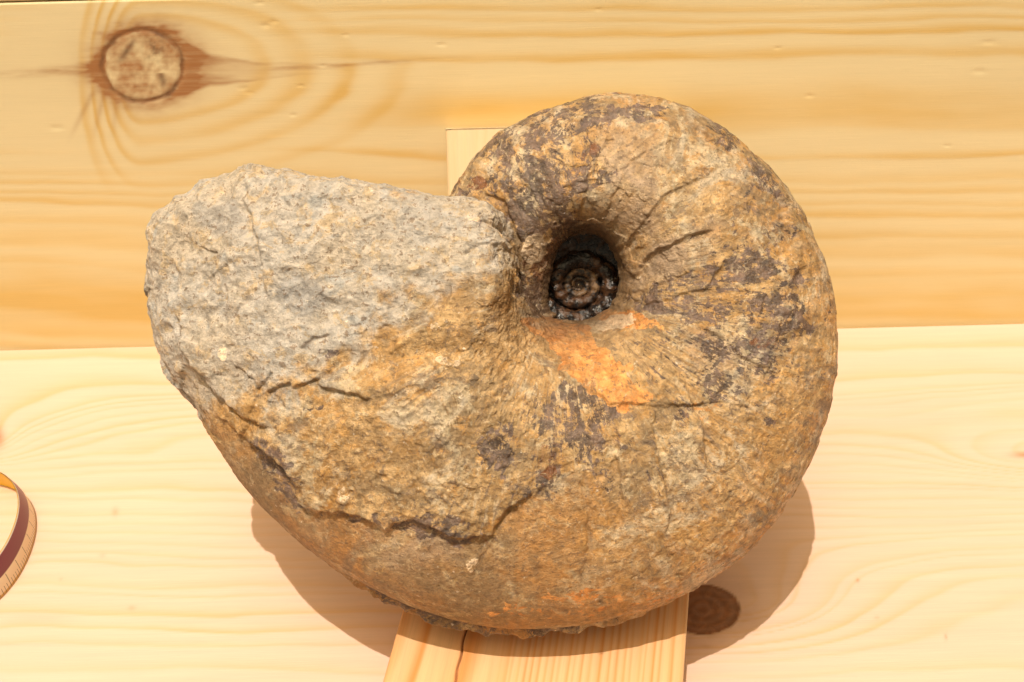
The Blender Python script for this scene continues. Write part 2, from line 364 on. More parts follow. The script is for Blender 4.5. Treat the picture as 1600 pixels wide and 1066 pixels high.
shrink[:30] = np.sin(np.linspace(0.02, math.pi / 2, 30)) ** .6
MidI = Iv + (Ov - Iv) * .48
X = Iv[:, None, :] + (Ov - Iv)[:, None, :] * U2[:, :, None]
Zc = Zv[:, None] * Zs[None, :]
X = MidI[:, None, :] + (X - MidI[:, None, :]) * shrink[:, None, None]
Zc = Zc * shrink[:, None]
capdir = np.array([0.08, -1.0])
X = X + adv[:, None, None] * capdir * 9.0
X = X.reshape(-1, 2); Zc = Zc.reshape(-1)
Tn = np.repeat(tpar, NS); Sn = np.tile(np.linspace(0, 1, NS), NT_); Un = U2.ravel()
# fossil frame: centre on the view axis, axis of coiling towards the viewer and a little upwards
TILT = math.radians(-4.0)
CX, CY = 800.0, 560.0
ex = cr; ez = -cf * math.cos(TILT) + cu * math.sin(TILT); ey = np.cross(ez, ex)
def frame_pts(X, Z, d):
    k = d / FOCAL
    c = CAM + d * (ray(CX, CY))
    return c, k, np.stack([(X[:, 0] - CX) * k, -(X[:, 1] - CY) * k, Z * k], 1)
# distance at which the lowest point of the rock just touches the base plank
pt = (X[:, 0:1] - CX) / FOCAL * ex + (-(X[:, 1:2] - CY) / FOCAL) * ey + (Zc[:, None] / FOCAL) * ez + ray(CX, CY)
near_plank = np.abs(X[:, 0] - 840) < 190
dist = (PH + .001 - CAM[2]) / pt[near_plank, 2].min()
C0, kpx, Lp = frame_pts(X, Zc, dist)
R3 = np.stack([ex, ey, ez], 1)
print("fossil distance", dist, "mm per px", kpx * 1000, "max y", (C0 + Lp @ R3.T)[:, 1].max())

def normals(Lp):
    G = Lp.reshape(NT_, NS, 3); a = np.gradient(G, axis=0); b = np.gradient(G, axis=1)
    n = np.cross(b, a); n /= np.linalg.norm(n, axis=2)[..., None] + 1e-12
    return n.reshape(-1, 3)
Nn = normals(Lp)
c = np.mean(Lp, axis=0)
if (Nn[(Un > .9)] * (Lp[Un > .9] - c)).sum() < 0: Nn = -Nn; FL = True
else: FL = False
Wp = C0 + Lp @ R3.T
qx, qy = project(Wp)
front = sstep(-.02, .02, Zc / 200.0 + .05)
PN = Lp / kpx / 100.0                          # 100 px units
wx = qx + 5 * perlin(PN * 3, 91) + 2.5 * perlin(PN * 9, 92); wy = qy + 5 * perlin(PN * 3, 93) + 2.5 * perlin(PN * 9, 94)
disp = np.zeros(len(Lp)); crackm = np.zeros(len(Lp))
def poly_sd(pts, x, y):
    """signed distance to a polyline; positive on the right-hand side (image coordinates, going along it)"""
    best = np.full(len(x), 1e9); sd = np.zeros(len(x)); along = np.zeros(len(x)); tot = 0; pts = np.array(pts, float)
    Ls = np.linalg.norm(np.diff(pts, axis=0), axis=1); Lt = Ls.sum()
    for i in range(len(pts) - 1):
        a, d = pts[i], pts[i + 1] - pts[i]; t = np.clip(((x - a[0]) * d[0] + (y - a[1]) * d[1]) / (d @ d), 0, 1)
        rx, ry = x - a[0] - t * d[0], y - a[1] - t * d[1]; r = np.hypot(rx, ry); m = r < best
        best[m] = r[m]; sd[m] = (r * np.sign(d[0] * ry - d[1] * rx))[m]; along[m] = ((tot + t * Ls[i]) / Lt)[m]; tot += Ls[i]
    return sd, along
def bbox(pts, pad):
    p = np.array(pts); return (qx > p[:, 0].min() - pad) & (qx < p[:, 0].max() + pad) & (qy > p[:, 1].min() - pad) & (qy < p[:, 1].max() + pad) & (front > .5)
def step(pts, amp, edge=2.0, fall=40, line=1.0, under=0.0):
    """a broken shell edge: right-hand side of the line is raised by amp px, fading out over fall px"""
    m = bbox(pts, fall * 2.5); sd, al = poly_sd(pts, wx[m], wy[m])
    fade = sstep(0, .12, al) * sstep(1, .88, al) * np.exp(-(np.abs(sd) / fall) ** 2)
    disp[m] += amp * (sstep(-edge, edge, sd) - .5) * fade
    near = np.exp(-((sd + edge * .5) / 1.4) ** 2) * sstep(0, .08, al) * sstep(1, .92, al)
    crackm[m] = np.maximum(crackm[m], near * line); disp[m] -= under * near
def groove(pts, depth, w=2.0, line=.8):
    m = bbox(pts, w * 6 + 12); sd, al = poly_sd(pts, wx[m], wy[m])
    g = np.exp(-(sd / w) ** 2) * sstep(0, .1, al) * sstep(1, .9, al); disp[m] -= depth * g
    crackm[m] = np.maximum(crackm[m], g * line)
def dent(cx, cy, rx, ry, depth, rot=0.0, p=2.0):
    c_, s_ = math.cos(math.radians(rot)), math.sin(math.radians(rot)); dx, dy = wx - cx, wy - cy
    r = np.sqrt(((dx * c_ + dy * s_) / rx) ** 2 + ((-dx * s_ + dy * c_) / ry) ** 2); disp[:] -= depth * np.exp(-r ** p) * front
def patch(cx, cy, rx, ry, rot=0.0, soft=.12, wob=.35, seed=5, fr=2.2):
    c_, s_ = math.cos(math.radians(rot)), math.sin(math.radians(rot)); dx, dy = wx - cx, wy - cy
    r = np.sqrt(((dx * c_ + dy * s_) / rx) ** 2 + ((-dx * s_ + dy * c_) / ry) ** 2)
    m = (r < 2.2) & (front > .5); out = np.zeros(len(r))
    out[m] = sstep(1 + soft, 1 - soft, r[m] + wob * fbm(PN[m], fr, 4, seed, .6)); return out

# --- masks that say which kind of surface lies where
body = sstep(17.8, 20.6, Tn + .7 * fbm(PN, .9, 3, 50)) # body chamber filled with rock
edge_y = 560 + 60 * np.clip((qx - 420) / 300, -1, 1.5)
g1 = sstep(70, -110, (qy - np.interp(qx, [230, 300, 400, 500, 600, 680, 740, 800], [640, 650, 640, 600, 530, 480, 430, 400])) + 110 * fbm(PN, 1.3, 4, 51, .6))
grey = np.clip(g1, 0, 1) * (Tn > 16)
rough_zone = sstep(15.0, 17.0, Tn)
smooth_low = np.zeros(len(Lp))
C7 = [(300, 640), (345, 660), (385, 690), (430, 712), (455, 750), (468, 790), (520, 800), (565, 806), (605, 828), (640, 808), (668, 822), (720, 838), (770, 838), (790, 800), (850, 762), (875, 752)]
m = bbox(C7, 260); sd, al = poly_sd(C7, wx[m], wy[m])
smooth_low[m] = sstep(0, 8, sd) * sstep(330, 200, sd)
smooth_low *= sstep(1500, 600, np.abs(qx - 600) * 3) * sstep(21.0, 19.0, Tn)
# --- large relief
disp += 7 * body * fbm(PN, .8, 3, 60) + 1.5 * fbm(PN, .7, 2, 61)
gz = np.clip(grey * sstep(17.5, 19.5, Tn), 0, 1)
disp += (5.0 * rough_zone * (1 - smooth_low * .8) * (1 - .45 * gz)) * fbm(PN, 2.6, 5, 62, .58)
disp += (3.0 * rough_zone * (1 - smooth_low * .85) * (1 - .6 * gz)) * fbm(PN, 5, 4, 66, .6, ridged=True)
disp += (.7 + 1.8 * sstep(11.0, 15.0, Tn)) * (1 - smooth_low * .7) * fbm(PN, 6, 5, 63, .62) * (1 - .6 * gz)
# growth lines: fine radial ribs on the shell
GP = np.stack([Tn * 7.0 + .35 * Un * 8 + .5 * fbm(PN, 1.2, 2, 70), Un * 1.6, np.zeros_like(Un)], 1)
gl = fbm(GP, 1.0, 3, 64, .6)
disp += 2.0 * gl * (1 - rough_zone) * sstep(.15, .4, Un) * sstep(1.0, .8, Un)
GP2 = np.stack([Tn * 2.2 + 1.2 * Un, Un * 1.2, np.zeros_like(Un)], 1)
disp += 3.0 * fbm(GP2, 1.0, 2, 65) * sstep(13.0, 10.5, Tn)
pits = np.clip(fbm(PN, 7, 2, 67) - .34, 0, 1); disp -= 9 * pits * (1 - .5 * smooth_low) * (.35 + .65 * sstep(9.0, 14.0, Tn))
scal = fbm(PN, 3.2, 3, 68, .5); sc2 = np.abs(scal - .12); disp += 1.6 * sstep(0.0, .05, scal - .12) * (1 - grey * .5) * (1 - smooth_low)
crackm = np.maximum(crackm, .35 * sstep(.018, .0, sc2) * (1 - grey * .7) * (1 - smooth_low))
fac = fbm(PN, 1.5, 3, 58, .5, ridged=True); disp += 11 * (fac - .45) * sstep(19.5, 22, Tn + .5 * fbm(PN, 1.2, 2, 57))

# flat fracture faces: the nearest of scattered tilted planes
rs = np.random.RandomState(44); sel = np.where(Tn > 17)[0]; Q = PN[sel] + .12 * fbm(PN[sel], 2.5, 3, 56)[:, None]
lo_, hi_ = Q.min(0), Q.max(0); seeds = rs.uniform(lo_, hi_, (110, 3)); tilt = rs.normal(size=(110, 3)) * 6.5; off = rs.normal(size=110) * 1.5
bd = np.full(len(Q), 1e9); bi = np.zeros(len(Q), int)
for q_ in range(110):
    d_ = ((Q - seeds[q_]) ** 2).sum(1); m_ = d_ < bd; bd[m_] = d_[m_]; bi[m_] = q_
fd = ((Q - seeds[bi]) * tilt[bi]).sum(1) + off[bi]; disp[sel] += np.clip(fd * .7, -5, 5) * sstep(17.5, 20.5, Tn[sel]) * (.30 + .70 * sstep(460, 360, qx[sel])) * (1 - .6 * smooth_low[sel])
# --- broken edges and cracks
step(C7, -9, 2.5, 50, .8, 1.5)
step([(985, 440), (1003, 415), (1030, 388), (1070, 370), (1120, 362)], -6, 2, 30, 1.0, .8)
step([(975, 415), (985, 375), (1008, 340), (1035, 308), (1080, 285), (1125, 262)], -3.5, 2, 30, .6, .5)
step([(942, 345), (965, 290), (985, 255), (1015, 232), (1060, 215)], -3, 2, 30, .5, .5)
step([(1000, 478), (1050, 466), (1100, 448), (1125, 420), (1140, 395)], -4, 2, 24, .8, .5)
step([(1085, 505), (1130, 528), (1165, 560), (1205, 580)], -3.5, 2, 22, .6, .5)
step([(905, 335), (915, 300), (925, 265), (945, 225), (950, 190)], -5, 4, 24, .1)
step([(1000, 520), (1045, 560), (1075, 610), (1100, 680), (1105, 740)], 6, 2, 26, .5)
step([(975, 530), (1010, 575), (1030, 610)], 5, 2, 18, .4); step([(1010, 650), (1030, 710), (1045, 790), (1040, 840)], 6, 2, 26, .45)
step([(960, 650), (965, 720), (975, 780), (965, 850)], -5, 2, 22, .4); step([(1150, 655), (1185, 700), (1195, 760)], 5, 2, 22, .5)
step([(1180, 250), (1215, 300), (1240, 350), (1250, 400)], -5, 3, 22, .4); step([(1060, 180), (1110, 215), (1150, 240)], -5, 2, 18, .5)
step([(800, 345), (806, 380), (808, 430), (815, 470)], -6, 3, 16, .8, 2)
step([(1205, 535), (1240, 540), (1268, 520), (1290, 545)], 5, 2, 16, .7, 1)
step([(860, 560), (885, 592), (915, 605), (955, 632), (995, 632), (1020, 638), (1060, 634), (1115, 632)], -5, 2, 20, .55, 1)
groove([(1000, 632), (1060, 634), (1130, 630), (1180, 640)], 2.5, 1.8, .45)
step([(745, 880), (775, 835), (800, 795)], 5, 2, 30, .5)
groove([(905, 745), (922, 800), (918, 860), (905, 930)], 3, 2.5, .5)
groove([(845, 760), (800, 795), (770, 850), (735, 910)], 3, 2.5, .6)
step([(490, 600), (520, 612), (555, 616), (585, 625)], -9, 2, 22, .7, 2)
step([(415, 612), (435, 600), (455, 598)], -8, 2, 14, .9, 1)
step([(455, 610), (475, 600), (500, 590)], -7, 2, 14, .8, 1)
step([(470, 545), (490, 528), (520, 520)], -6, 2, 12, 1, 2)
step([(378, 300), (392, 345), (405, 385), (412, 430), (420, 480)], -10, 3, 34, .35)
step([(262, 395), (276, 430), (270, 480), (285, 530), (300, 570)], -9, 3, 24, .5, 1)
step([(290, 560), (330, 610), (380, 650), (430, 668)], -10, 3, 30, .5, 2)
step([(260, 500), (290, 560), (330, 600)], -7, 3, 20, .5, 1)
step([(380, 690), (430, 712), (462, 752)], -8, 2, 30, 1.0, 3)
step([(600, 550), (640, 520), (690, 500), (705, 470), (712, 430)], 8, 4, 30, .25)
step([(720, 400), (760, 385), (800, 392)], -5, 3, 16, .5)
groove([(735, 345), (770, 352), (800, 372)], 4, 3, .3)
dent(655, 560, 60, 26, 8, -20); dent(690, 585, 40, 16, 5, -10); dent(470, 460, 70, 60, 4); dent(335, 480, 42, 120, 10, -8); dent(300, 610, 60, 26, 8, 45)
dent(560, 560, 90, 24, 6, -12); dent(765, 425, 30, 60, -10); dent(740, 500, 60, 30, -5); dent(600, 600, 80, 18, -5, -8)
dent(1252, 432, 9, 17, 7, 0, 4); dent(1222, 398, 8, 8, 4); dent(1135, 612, 22, 14, 3); dent(1250, 560, 14, 10, 4)
groove([(740, 305), (785, 315), (801, 348), (812, 382), (810, 425), (820, 465), (836, 492)], 6, 3.0, 1.4)
step([(962, 462), (1000, 455), (1040, 440), (1075, 425)], -2, 2, 20, .4, .3); step([(1140, 300), (1175, 320), (1215, 335)], -2, 2, 20, .4, .3)
step([(880, 300), (905, 285), (940, 278), (955, 262)], -2.5, 2, 18, .5, .5)
# smoother grey face with a few deep scratches
for pts in ([(312, 385), (322, 393), (334, 391)], [(352, 435), (352, 470), (344, 500)], [(545, 508), (553, 512), (565, 507)], [(590, 515), (597, 506), (606, 506)], [(360, 500), (382, 470), (390, 440)]):
    groove(pts, 4, 2.0, .9)
# ragged crust along the keel, seen under the belly
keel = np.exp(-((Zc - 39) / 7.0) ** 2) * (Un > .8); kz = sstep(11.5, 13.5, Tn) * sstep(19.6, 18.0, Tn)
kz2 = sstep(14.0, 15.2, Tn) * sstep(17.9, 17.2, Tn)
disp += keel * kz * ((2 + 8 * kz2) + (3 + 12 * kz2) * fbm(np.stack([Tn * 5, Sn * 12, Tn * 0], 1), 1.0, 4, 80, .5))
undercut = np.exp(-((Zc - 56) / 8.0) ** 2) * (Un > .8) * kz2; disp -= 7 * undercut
disp += sstep(.975, 1.0, Un) * .8 * fbm(PN, 9, 4, 81)
# --- colour masks
orange = np.clip(patch(925, 575, 78, 36, 42, .08, .75, 100) + .9 * patch(985, 612, 36, 17, 25, .1, .5, 101) + patch(862, 512, 52, 16, 8, .1, .5, 102) + .8 * patch(985, 500, 42, 14, 10, .2, .9, 103) + .4 * patch(1085, 642, 34, 18, 5, .3, 1.1, 104) + .45 * patch(905, 945, 130, 20, -6, .3, 1.0, 105), 0, 1)
cream = np.clip(patch(965, 505, 38, 13, -12, .1, .8, 110) + patch(835, 388, 17, 24, 10, .1, .4, 111) + .8 * patch(700, 565, 22, 6, 5, .1, .5, 112) + .8 * patch(680, 512, 8, 6, 0, .1, .3, 113) + .7 * patch(538, 770, 12, 14, 0, .2, .5, 114) + .7 * patch(740, 885, 14, 10, -40, .2, .6, 115) + .6 * patch(735, 340, 16, 8, 0, .2, .5, 116) + .8 * patch(348, 553, 10, 14, 0, .2, .5, 117), 0, 1)
dark = np.clip(patch(880, 285, 75, 22, -6, .2, 1.1, 120) + patch(860, 350, 48, 40, 20, .2, 1.0, 121) + patch(870, 395, 30, 22, 0, .3, .4, 122) + patch(865, 690, 26, 58, 12, .15, .9, 123) + patch(905, 660, 40, 60, 0, .2, 1.2, 124)
               + 1.2 * patch(820, 225, 70, 46, -30, .15, 1.2, 125) + .6 * patch(1140, 430, 60, 20, -15, .4, 1.4, 188) + patch(930, 175, 90, 22, 0, .15, 1.4, 126) + patch(1075, 440, 62, 16, -18, .2, 1.1, 127) + patch(1060, 480, 70, 20, 8, .2, 1.2, 128) + patch(1200, 500, 70, 36, 10, .2, 1.5, 129)
               + patch(1135, 615, 36, 24, 30, .2, .9, 130) + patch(770, 700, 30, 34, 20, .2, 1.1, 131) + patch(1150, 215, 50, 20, 35, .2, 1.2, 132) + patch(1185, 265, 40, 14, 50, .2, 1.2, 133) + patch(640, 815, 90, 14, 5, .3, 1.3, 134)
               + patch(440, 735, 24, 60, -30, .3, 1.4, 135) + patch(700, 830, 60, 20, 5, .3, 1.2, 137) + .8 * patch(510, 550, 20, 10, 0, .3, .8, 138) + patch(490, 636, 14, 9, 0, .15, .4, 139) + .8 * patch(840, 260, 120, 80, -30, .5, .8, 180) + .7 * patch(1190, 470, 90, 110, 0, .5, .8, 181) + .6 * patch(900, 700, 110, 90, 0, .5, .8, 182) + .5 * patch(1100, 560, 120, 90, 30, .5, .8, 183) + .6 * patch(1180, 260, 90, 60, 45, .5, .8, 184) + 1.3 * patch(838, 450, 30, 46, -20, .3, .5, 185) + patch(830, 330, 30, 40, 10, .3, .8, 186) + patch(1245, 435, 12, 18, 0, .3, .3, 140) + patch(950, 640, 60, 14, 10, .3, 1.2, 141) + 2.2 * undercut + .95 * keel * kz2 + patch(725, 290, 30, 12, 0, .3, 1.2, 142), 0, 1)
redb = np.clip(patch(840, 415, 24, 30, 0, .3, .5, 187) + patch(735, 285, 26, 14, 15, .1, .7, 150) + patch(875, 400, 34, 26, 0, .3, .6, 151) + patch(855, 720, 18, 40, 10, .2, .8, 152) + .7 * patch(1215, 535, 40, 14, 0, .3, .8, 153) + .7 * patch(985, 440, 16, 10, -30, .2, .5, 154) + .6 * patch(950, 235, 50, 24, 0, .3, 1.1, 155) + .5 * patch(730, 850, 36, 14, 0, .3, 1., 156), 0, 1)
mauve = np.clip(patch(975, 330, 60, 55, -30, .4, .6, 160) * .9 + patch(1050, 400, 75, 32, -30, .4, .6, 161) + patch(990, 250, 50, 60, -30, .4, .8, 162) * .7 + patch(1130, 560, 70, 30, 25, .3, .7, 163) * .8 + patch(640, 850, 70, 34, 10, .4, .6, 164) * .7, 0, 1)
slate = np.clip(patch(475, 462, 36, 32, 0, .3, .5, 170) * .8 + patch(345, 340, 45, 28, 30, .3, .6, 171) * .6 + patch(445, 618, 34, 14, 0, .3, .5, 172) + patch(505, 600, 20, 10, 0, .3, .6, 173) * .7 + patch(650, 345, 60, 40, 0, .5, .6, 174) * .4, 0, 1)
disp += 1.2 * cream - 1.2 * sstep(.4, .6, dark) * (1 - grey)
growth = gl
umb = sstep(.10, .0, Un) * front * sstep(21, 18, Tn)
crackm *= np.clip(.62 + 1.6 * fbm(PN, 3.5, 3, 210), .12, 1)
Lp2 = Lp + Nn * (disp * kpx * shrink.repeat(NS) ** .5)[:, None]
rest = (C0 + Lp2 @ R3.T)
rust = sstep(.45, .95, Un + .3 * fbm(PN, 1.1, 3, 190)) * sstep(3.5, 6, Tn) * sstep(16, 13, Tn) * (.75 + .5 * fbm(PN, .8, 2, 191))
gcoord = Tn + .35 * Un + .06 * fbm(PN, 1.6, 3, 211)
streakm = sstep(6.5, 9.0, Tn) * sstep(19.5, 17.0, Tn) * sstep(.05, .2, Un) * (1 - .75 * smooth_low) * (.5 + .5 * sstep(-.25, .25, fbm(PN, .9, 2, 212))) + .55 * sstep(8, 6, Tn)
funnel = sstep(.34, .06, Un + .12 * fbm(PN, 2.2, 3, 220)) * front * sstep(21.5, 20.5, Tn) * (sstep(9.5, 5, Tn) + .5 * sstep(9, 12, Tn) * sstep(.2, .05, Un))  # dark brown towards the hole, with the shade of its upper side painted in
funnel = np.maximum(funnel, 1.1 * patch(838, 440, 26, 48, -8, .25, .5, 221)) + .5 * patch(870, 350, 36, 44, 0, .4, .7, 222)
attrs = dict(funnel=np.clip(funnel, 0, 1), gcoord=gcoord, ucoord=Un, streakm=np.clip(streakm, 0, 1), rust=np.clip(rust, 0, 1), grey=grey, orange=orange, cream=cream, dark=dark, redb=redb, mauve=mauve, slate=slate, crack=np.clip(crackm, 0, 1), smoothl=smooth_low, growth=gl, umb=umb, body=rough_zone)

def fossil_material():
    k = NT("fossil_shell_and_rock"); p = k.pos((1, 1, 1)); A = {n: k.attr(n) for n in attrs}
    nL = k.noise(p, 22, 5, .6, .6); nM = k.noise(p, 80, 7, .68, .5); nM2 = k.noise(p, 135, 7, .7, .6); nF = k.noise(p, 420, 5, .65); nFF = k.noise(p, 1400, 4, .7)
    nS = k.noise(p, 48, 6, .68, .5)
    col = k.mix(k.ss(nL, .35, .62), (0.27, 0.175, 0.085), (0.345, 0.195, 0.070))
    col = k.mix(k.ss(nM, .44, .60), col, (0.43, 0.285, 0.145))
    col = k.mix(k.math('MULTIPLY', A['rust'], k.math('MULTIPLY', k.ss(nS, .42, .60), .75)), col, (0.40, 0.165, 0.035))
    col = k.mix(k.math('MULTIPLY', k.ss(nM2, .52, .66), .75), col, (0.37, 0.19, 0.055))
    col = k.mix(k.math('MULTIPLY', k.ss(nS, .53, .62), .7), col, (0.45, 0.375, 0.285))
    col = k.mix(k.math('MULTIPLY', k.ss(k.noise(p, 95, 6, .7, .6), .59, .66), .75), col, (0.15, 0.105, 0.075))
    cx_ = k.n("ShaderNodeCombineXYZ"); k.put(cx_.inputs[0], k.math('MULTIPLY', A['gcoord'], 3.8)); k.put(cx_.inputs[1], k.math('MULTIPLY', A['ucoord'], 4.0)); gv = cx_.outputs[0]
    st1 = k.noise(gv, 1.6, 7, .68, .25); cy_ = k.n("ShaderNodeVectorMath", operation='ADD'); k.put(cy_.inputs[0], gv); cy_.inputs[1].default_value = (31, 7, 3); st2 = k.noise(cy_.outputs[0], 2.6, 7, .7, .2)
    col = k.mix(k.math('MULTIPLY', k.ss(st1, .52, .62), k.math('MULTIPLY', A['streakm'], .55)), col, (0.42, 0.345, 0.26))
    col = k.mix(k.math('MULTIPLY', k.ss(st1, .47, .37), k.math('MULTIPLY', A['streakm'], .7)), col, (0.17, 0.115, 0.075))
    col = k.mix(k.math('MULTIPLY', k.ss(st2, .57, .66), k.math('MULTIPLY', A['streakm'], .7)), col, (0.125, 0.10, 0.088))
    # smooth brown steinkern below the broken edge
    sm = k.mix(k.ss(nL, .42, .56), (0.20, 0.13, 0.070), (0.29, 0.145, 0.050)); sm = k.mix(k.math('MULTIPLY', k.ss(nS, .54, .62), .55), sm, (0.42, 0.30, 0.15)); sm = k.mix(k.math('MULTIPLY', k.ss(nM2, .58, .68), .6), sm, (0.46, 0.33, 0.16))
    sm = k.mix(k.math('MULTIPLY', k.ss(nM, .58, .7), .7), sm, (0.13, 0.095, 0.070)); sm = k.mix(k.math('MULTIPLY', k.ss(nM2, .44, .36), .6), sm, (0.15, 0.09, 0.05))
    col = k.mix(k.math('MULTIPLY', A['smoothl'], .8), col, sm)
    nsm = k.math('SUBTRACT', .62, k.math('MULTIPLY', A['smoothl'], .42))
    pA = k.noise(p, 34, 9, .72, .5); pB = k.noise(k.pos((1.3, 1.1, 1.2)), 41, 9, .72, .6); pC = k.noise(k.pos((.8, 1.2, .9)), 60, 9, .74, .5)
    col = k.mix(k.math('MULTIPLY', nsm, k.ss(pA, .54, .575)), col, (0.205, 0.145, 0.085))
    col = k.mix(k.math('MULTIPLY', nsm, k.ss(pB, .545, .58)), col, (0.46, 0.375, 0.265))
    col = k.mix(k.math('MULTIPLY', nsm, k.ss(pC, .565, .60)), col, (0.125, 0.092, 0.072))
    col = k.mix(k.math('MULTIPLY', nsm, k.ss(pC, .425, .39)), col, (0.43, 0.235, 0.075))
    # growth streaks
    col = k.mix(k.math('MULTIPLY', k.ss(A['growth'], .12, .4), k.math('MULTIPLY', k.ss(nS, .42, .6), k.math('SUBTRACT', .55, k.math('MULTIPLY', A['smoothl'], .5)))), col, (0.44, 0.37, 0.29))
    col = k.mix(k.math('MULTIPLY', k.ss(A['growth'], -.12, -.4), k.math('MULTIPLY', k.ss(nL, .45, .6), .55)), col, (0.17, 0.125, 0.09))
    col = k.mix(k.math('MULTIPLY', A['mauve'], k.ss(nS, .66, .40)), col, k.mix(nM, (0.27, 0.185, 0.125), (0.36, 0.27, 0.20)))
    big = k.noise(p, 14, 4, .6, .5)
    vb = k.n("ShaderNodeVectorMath", operation='SCALE'); k.put(vb.inputs[0], col); k.put(vb.inputs["Scale"], k.math('ADD', .60, k.math('MULTIPLY', big, .80))); col = vb.outputs[0]
    col = k.mix(1.0, col, (1.01, 0.975, 0.89), "MULTIPLY")
    # grey rock
    gr = k.mix(k.ss(nS, .40, .62), (0.365, 0.328, 0.29), (0.37, 0.315, 0.258)); gr = k.mix(k.math('MULTIPLY', k.ss(nL, .46, .62), .6), gr, (0.385, 0.31, 0.225)); gr = k.mix(k.math('MULTIPLY', k.ss(nM2, .52, .62), .8), gr, (0.40, 0.29, 0.17)); gr = k.mix(k.math('MULTIPLY', k.ss(nM, .55, .68), .75), gr, (0.30, 0.295, 0.285))
    gr = k.mix(k.math('MULTIPLY', A['slate'], .9), gr, (0.26, 0.245, 0.235))
    gm = k.math('ADD', A['grey'], k.math('MULTIPLY', k.math('SUBTRACT', nS, .5), 2.6), clamp=True)
    col = k.mix(k.ss(gm, .20, .75), col, gr)
    dk = k.mix(k.ss(nM2, .4, .6), (0.042, 0.028, 0.028), (0.14, 0.095, 0.082))
    nD = k.noise(p, 170, 8, .7, 1.6); nD2 = k.noise(p, 60, 8, .72, 1.0)
    dm = k.math('ADD', k.math('MULTIPLY', k.math('MULTIPLY', k.math('SUBTRACT', st2, .5), A['streakm']), 2.4), k.math('MULTIPLY', A['dark'], .63)); dm = k.math('ADD', dm, k.math('ADD', k.math('MULTIPLY', k.math('SUBTRACT', nD, .5), 2.0), k.math('MULTIPLY', k.math('SUBTRACT', nD2, .5), 2.2)))
    col = k.mix(k.math('MULTIPLY', k.ss(dm, .46, .64), .85), col, dk)
    rm = k.math('ADD', k.math('MULTIPLY', A['redb'], .7), k.math('MULTIPLY', k.math('SUBTRACT', nD2, .5), 2.0)); col = k.mix(k.math('MULTIPLY', k.ss(rm, .5, .7), .85), col, k.mix(nM2, (0.10, 0.035, 0.012), (0.24, 0.09, 0.03)))
    om = k.math('ADD', A['orange'], k.math('MULTIPLY', k.math('SUBTRACT', nM2, .5), 2.0)); col = k.mix(k.math('MULTIPLY', k.ss(om, .42, .62), k.math('SUBTRACT', 1.0, k.math('MULTIPLY', k.ss(nD2, .53, .62), .6))), col, k.mix(k.ss(nM, .4, .62), (0.47, 0.185, 0.045), (0.60, 0.30, 0.10)))
    cm = k.math('ADD', A['cream'], k.math('MULTIPLY', k.math('SUBTRACT', nD, .5), 3.0)); col = k.mix(k.math('MULTIPLY', k.ss(cm, .55, .85), .8), col, k.mix(nM, (0.62, 0.45, 0.28), (0.66, 0.52, 0.38)))
    # small pale crystals and black specks everywhere
    col = k.mix(k.math('MULTIPLY', k.ss(k.noise(p, 330, 5, .7, .0), .645, .70), .6), col, (0.64, 0.56, 0.46))
    col = k.mix(k.math('MULTIPLY', k.ss(nF, .56, .63), .68), col, (0.13, 0.08, 0.045))
    col = k.mix(k.math('MULTIPLY', k.ss(k.noise(p, 240, 5, .7, 1.0), .58, .66), k.math('SUBTRACT', .45, k.math('MULTIPLY', A['grey'], .3))), col, (0.52, 0.40, 0.25))
    col = k.mix(k.math('MULTIPLY', A['crack'], .65), col, (0.13, 0.075, 0.04))
    col = k.mix(k.math('MULTIPLY', A['funnel'], k.math('ADD', .25, k.math('MULTIPLY', k.ss(nD2, .4, .6), .6))), col, (0.085, 0.045, 0.026))  # dark brown of the funnel wall and its painted shade together
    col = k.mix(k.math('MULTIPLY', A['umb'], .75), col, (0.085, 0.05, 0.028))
    vm = k.n("ShaderNodeVectorMath", operation='SCALE'); k.put(vm.inputs[0], col)
    
    n24 = k.noise(p, 260, 6, .7, .3)
    k.put(vm.inputs["Scale"], k.math('ADD', .86, k.math('ADD', k.math('MULTIPLY', k.ss(n24, .36, .62), .62), k.math('ADD', k.math('MULTIPLY', k.ss(nF, .36, .62), .30), k.math('MULTIPLY', nFF, .20))))); col = vm.outputs[0]
    r = k.math('ADD', .43, k.math('MULTIPLY', nM, .25)); r = k.math('ADD', r, k.math('MULTIPLY', A['body'], .10)); r = k.math('ADD', r, k.math('MULTIPLY', A['grey'], .2)); r = k.math('SUBTRACT', r, k.math('MULTIPLY', A['mauve'], .12))
    r = k.math('SUBTRACT', r, k.math('MULTIPLY', A['funnel'], .18)); r = k.math('SUBTRACT', r, k.math('MULTIPLY', k.ss(dm, .45, .6), .30), clamp=True)
    nBm = k.noise(p, 170, 7, .68, .15); h = k.math('ADD', k.math('ADD', k.math('MULTIPLY', nBm, .7), k.math('MULTIPLY', k.math('MULTIPLY', st1, A['streakm']), .6)), k.math('ADD', k.math('MULTIPLY', nF, .55), k.math('MULTIPLY', nFF, .2)))
    nb = k.bump(h, .95, .0020)
    return k.done(col, r, nb, Specular_IOR_Level=.6)
M_FOS = fossil_material()
fossil = empty("ammonoid_fossil", "big coiled brown and grey fossil shell resting on the pine stand", "fossil", tuple(C0))
fossil.matrix_world = Matrix([[*R3[i], C0[i]] for i in range(3)] + [[0, 0, 0, 1]])
grid_mesh("outer_whorl", Lp2, NT_, NS, M_FOS, fossil, attrs=attrs, flip=not FL)

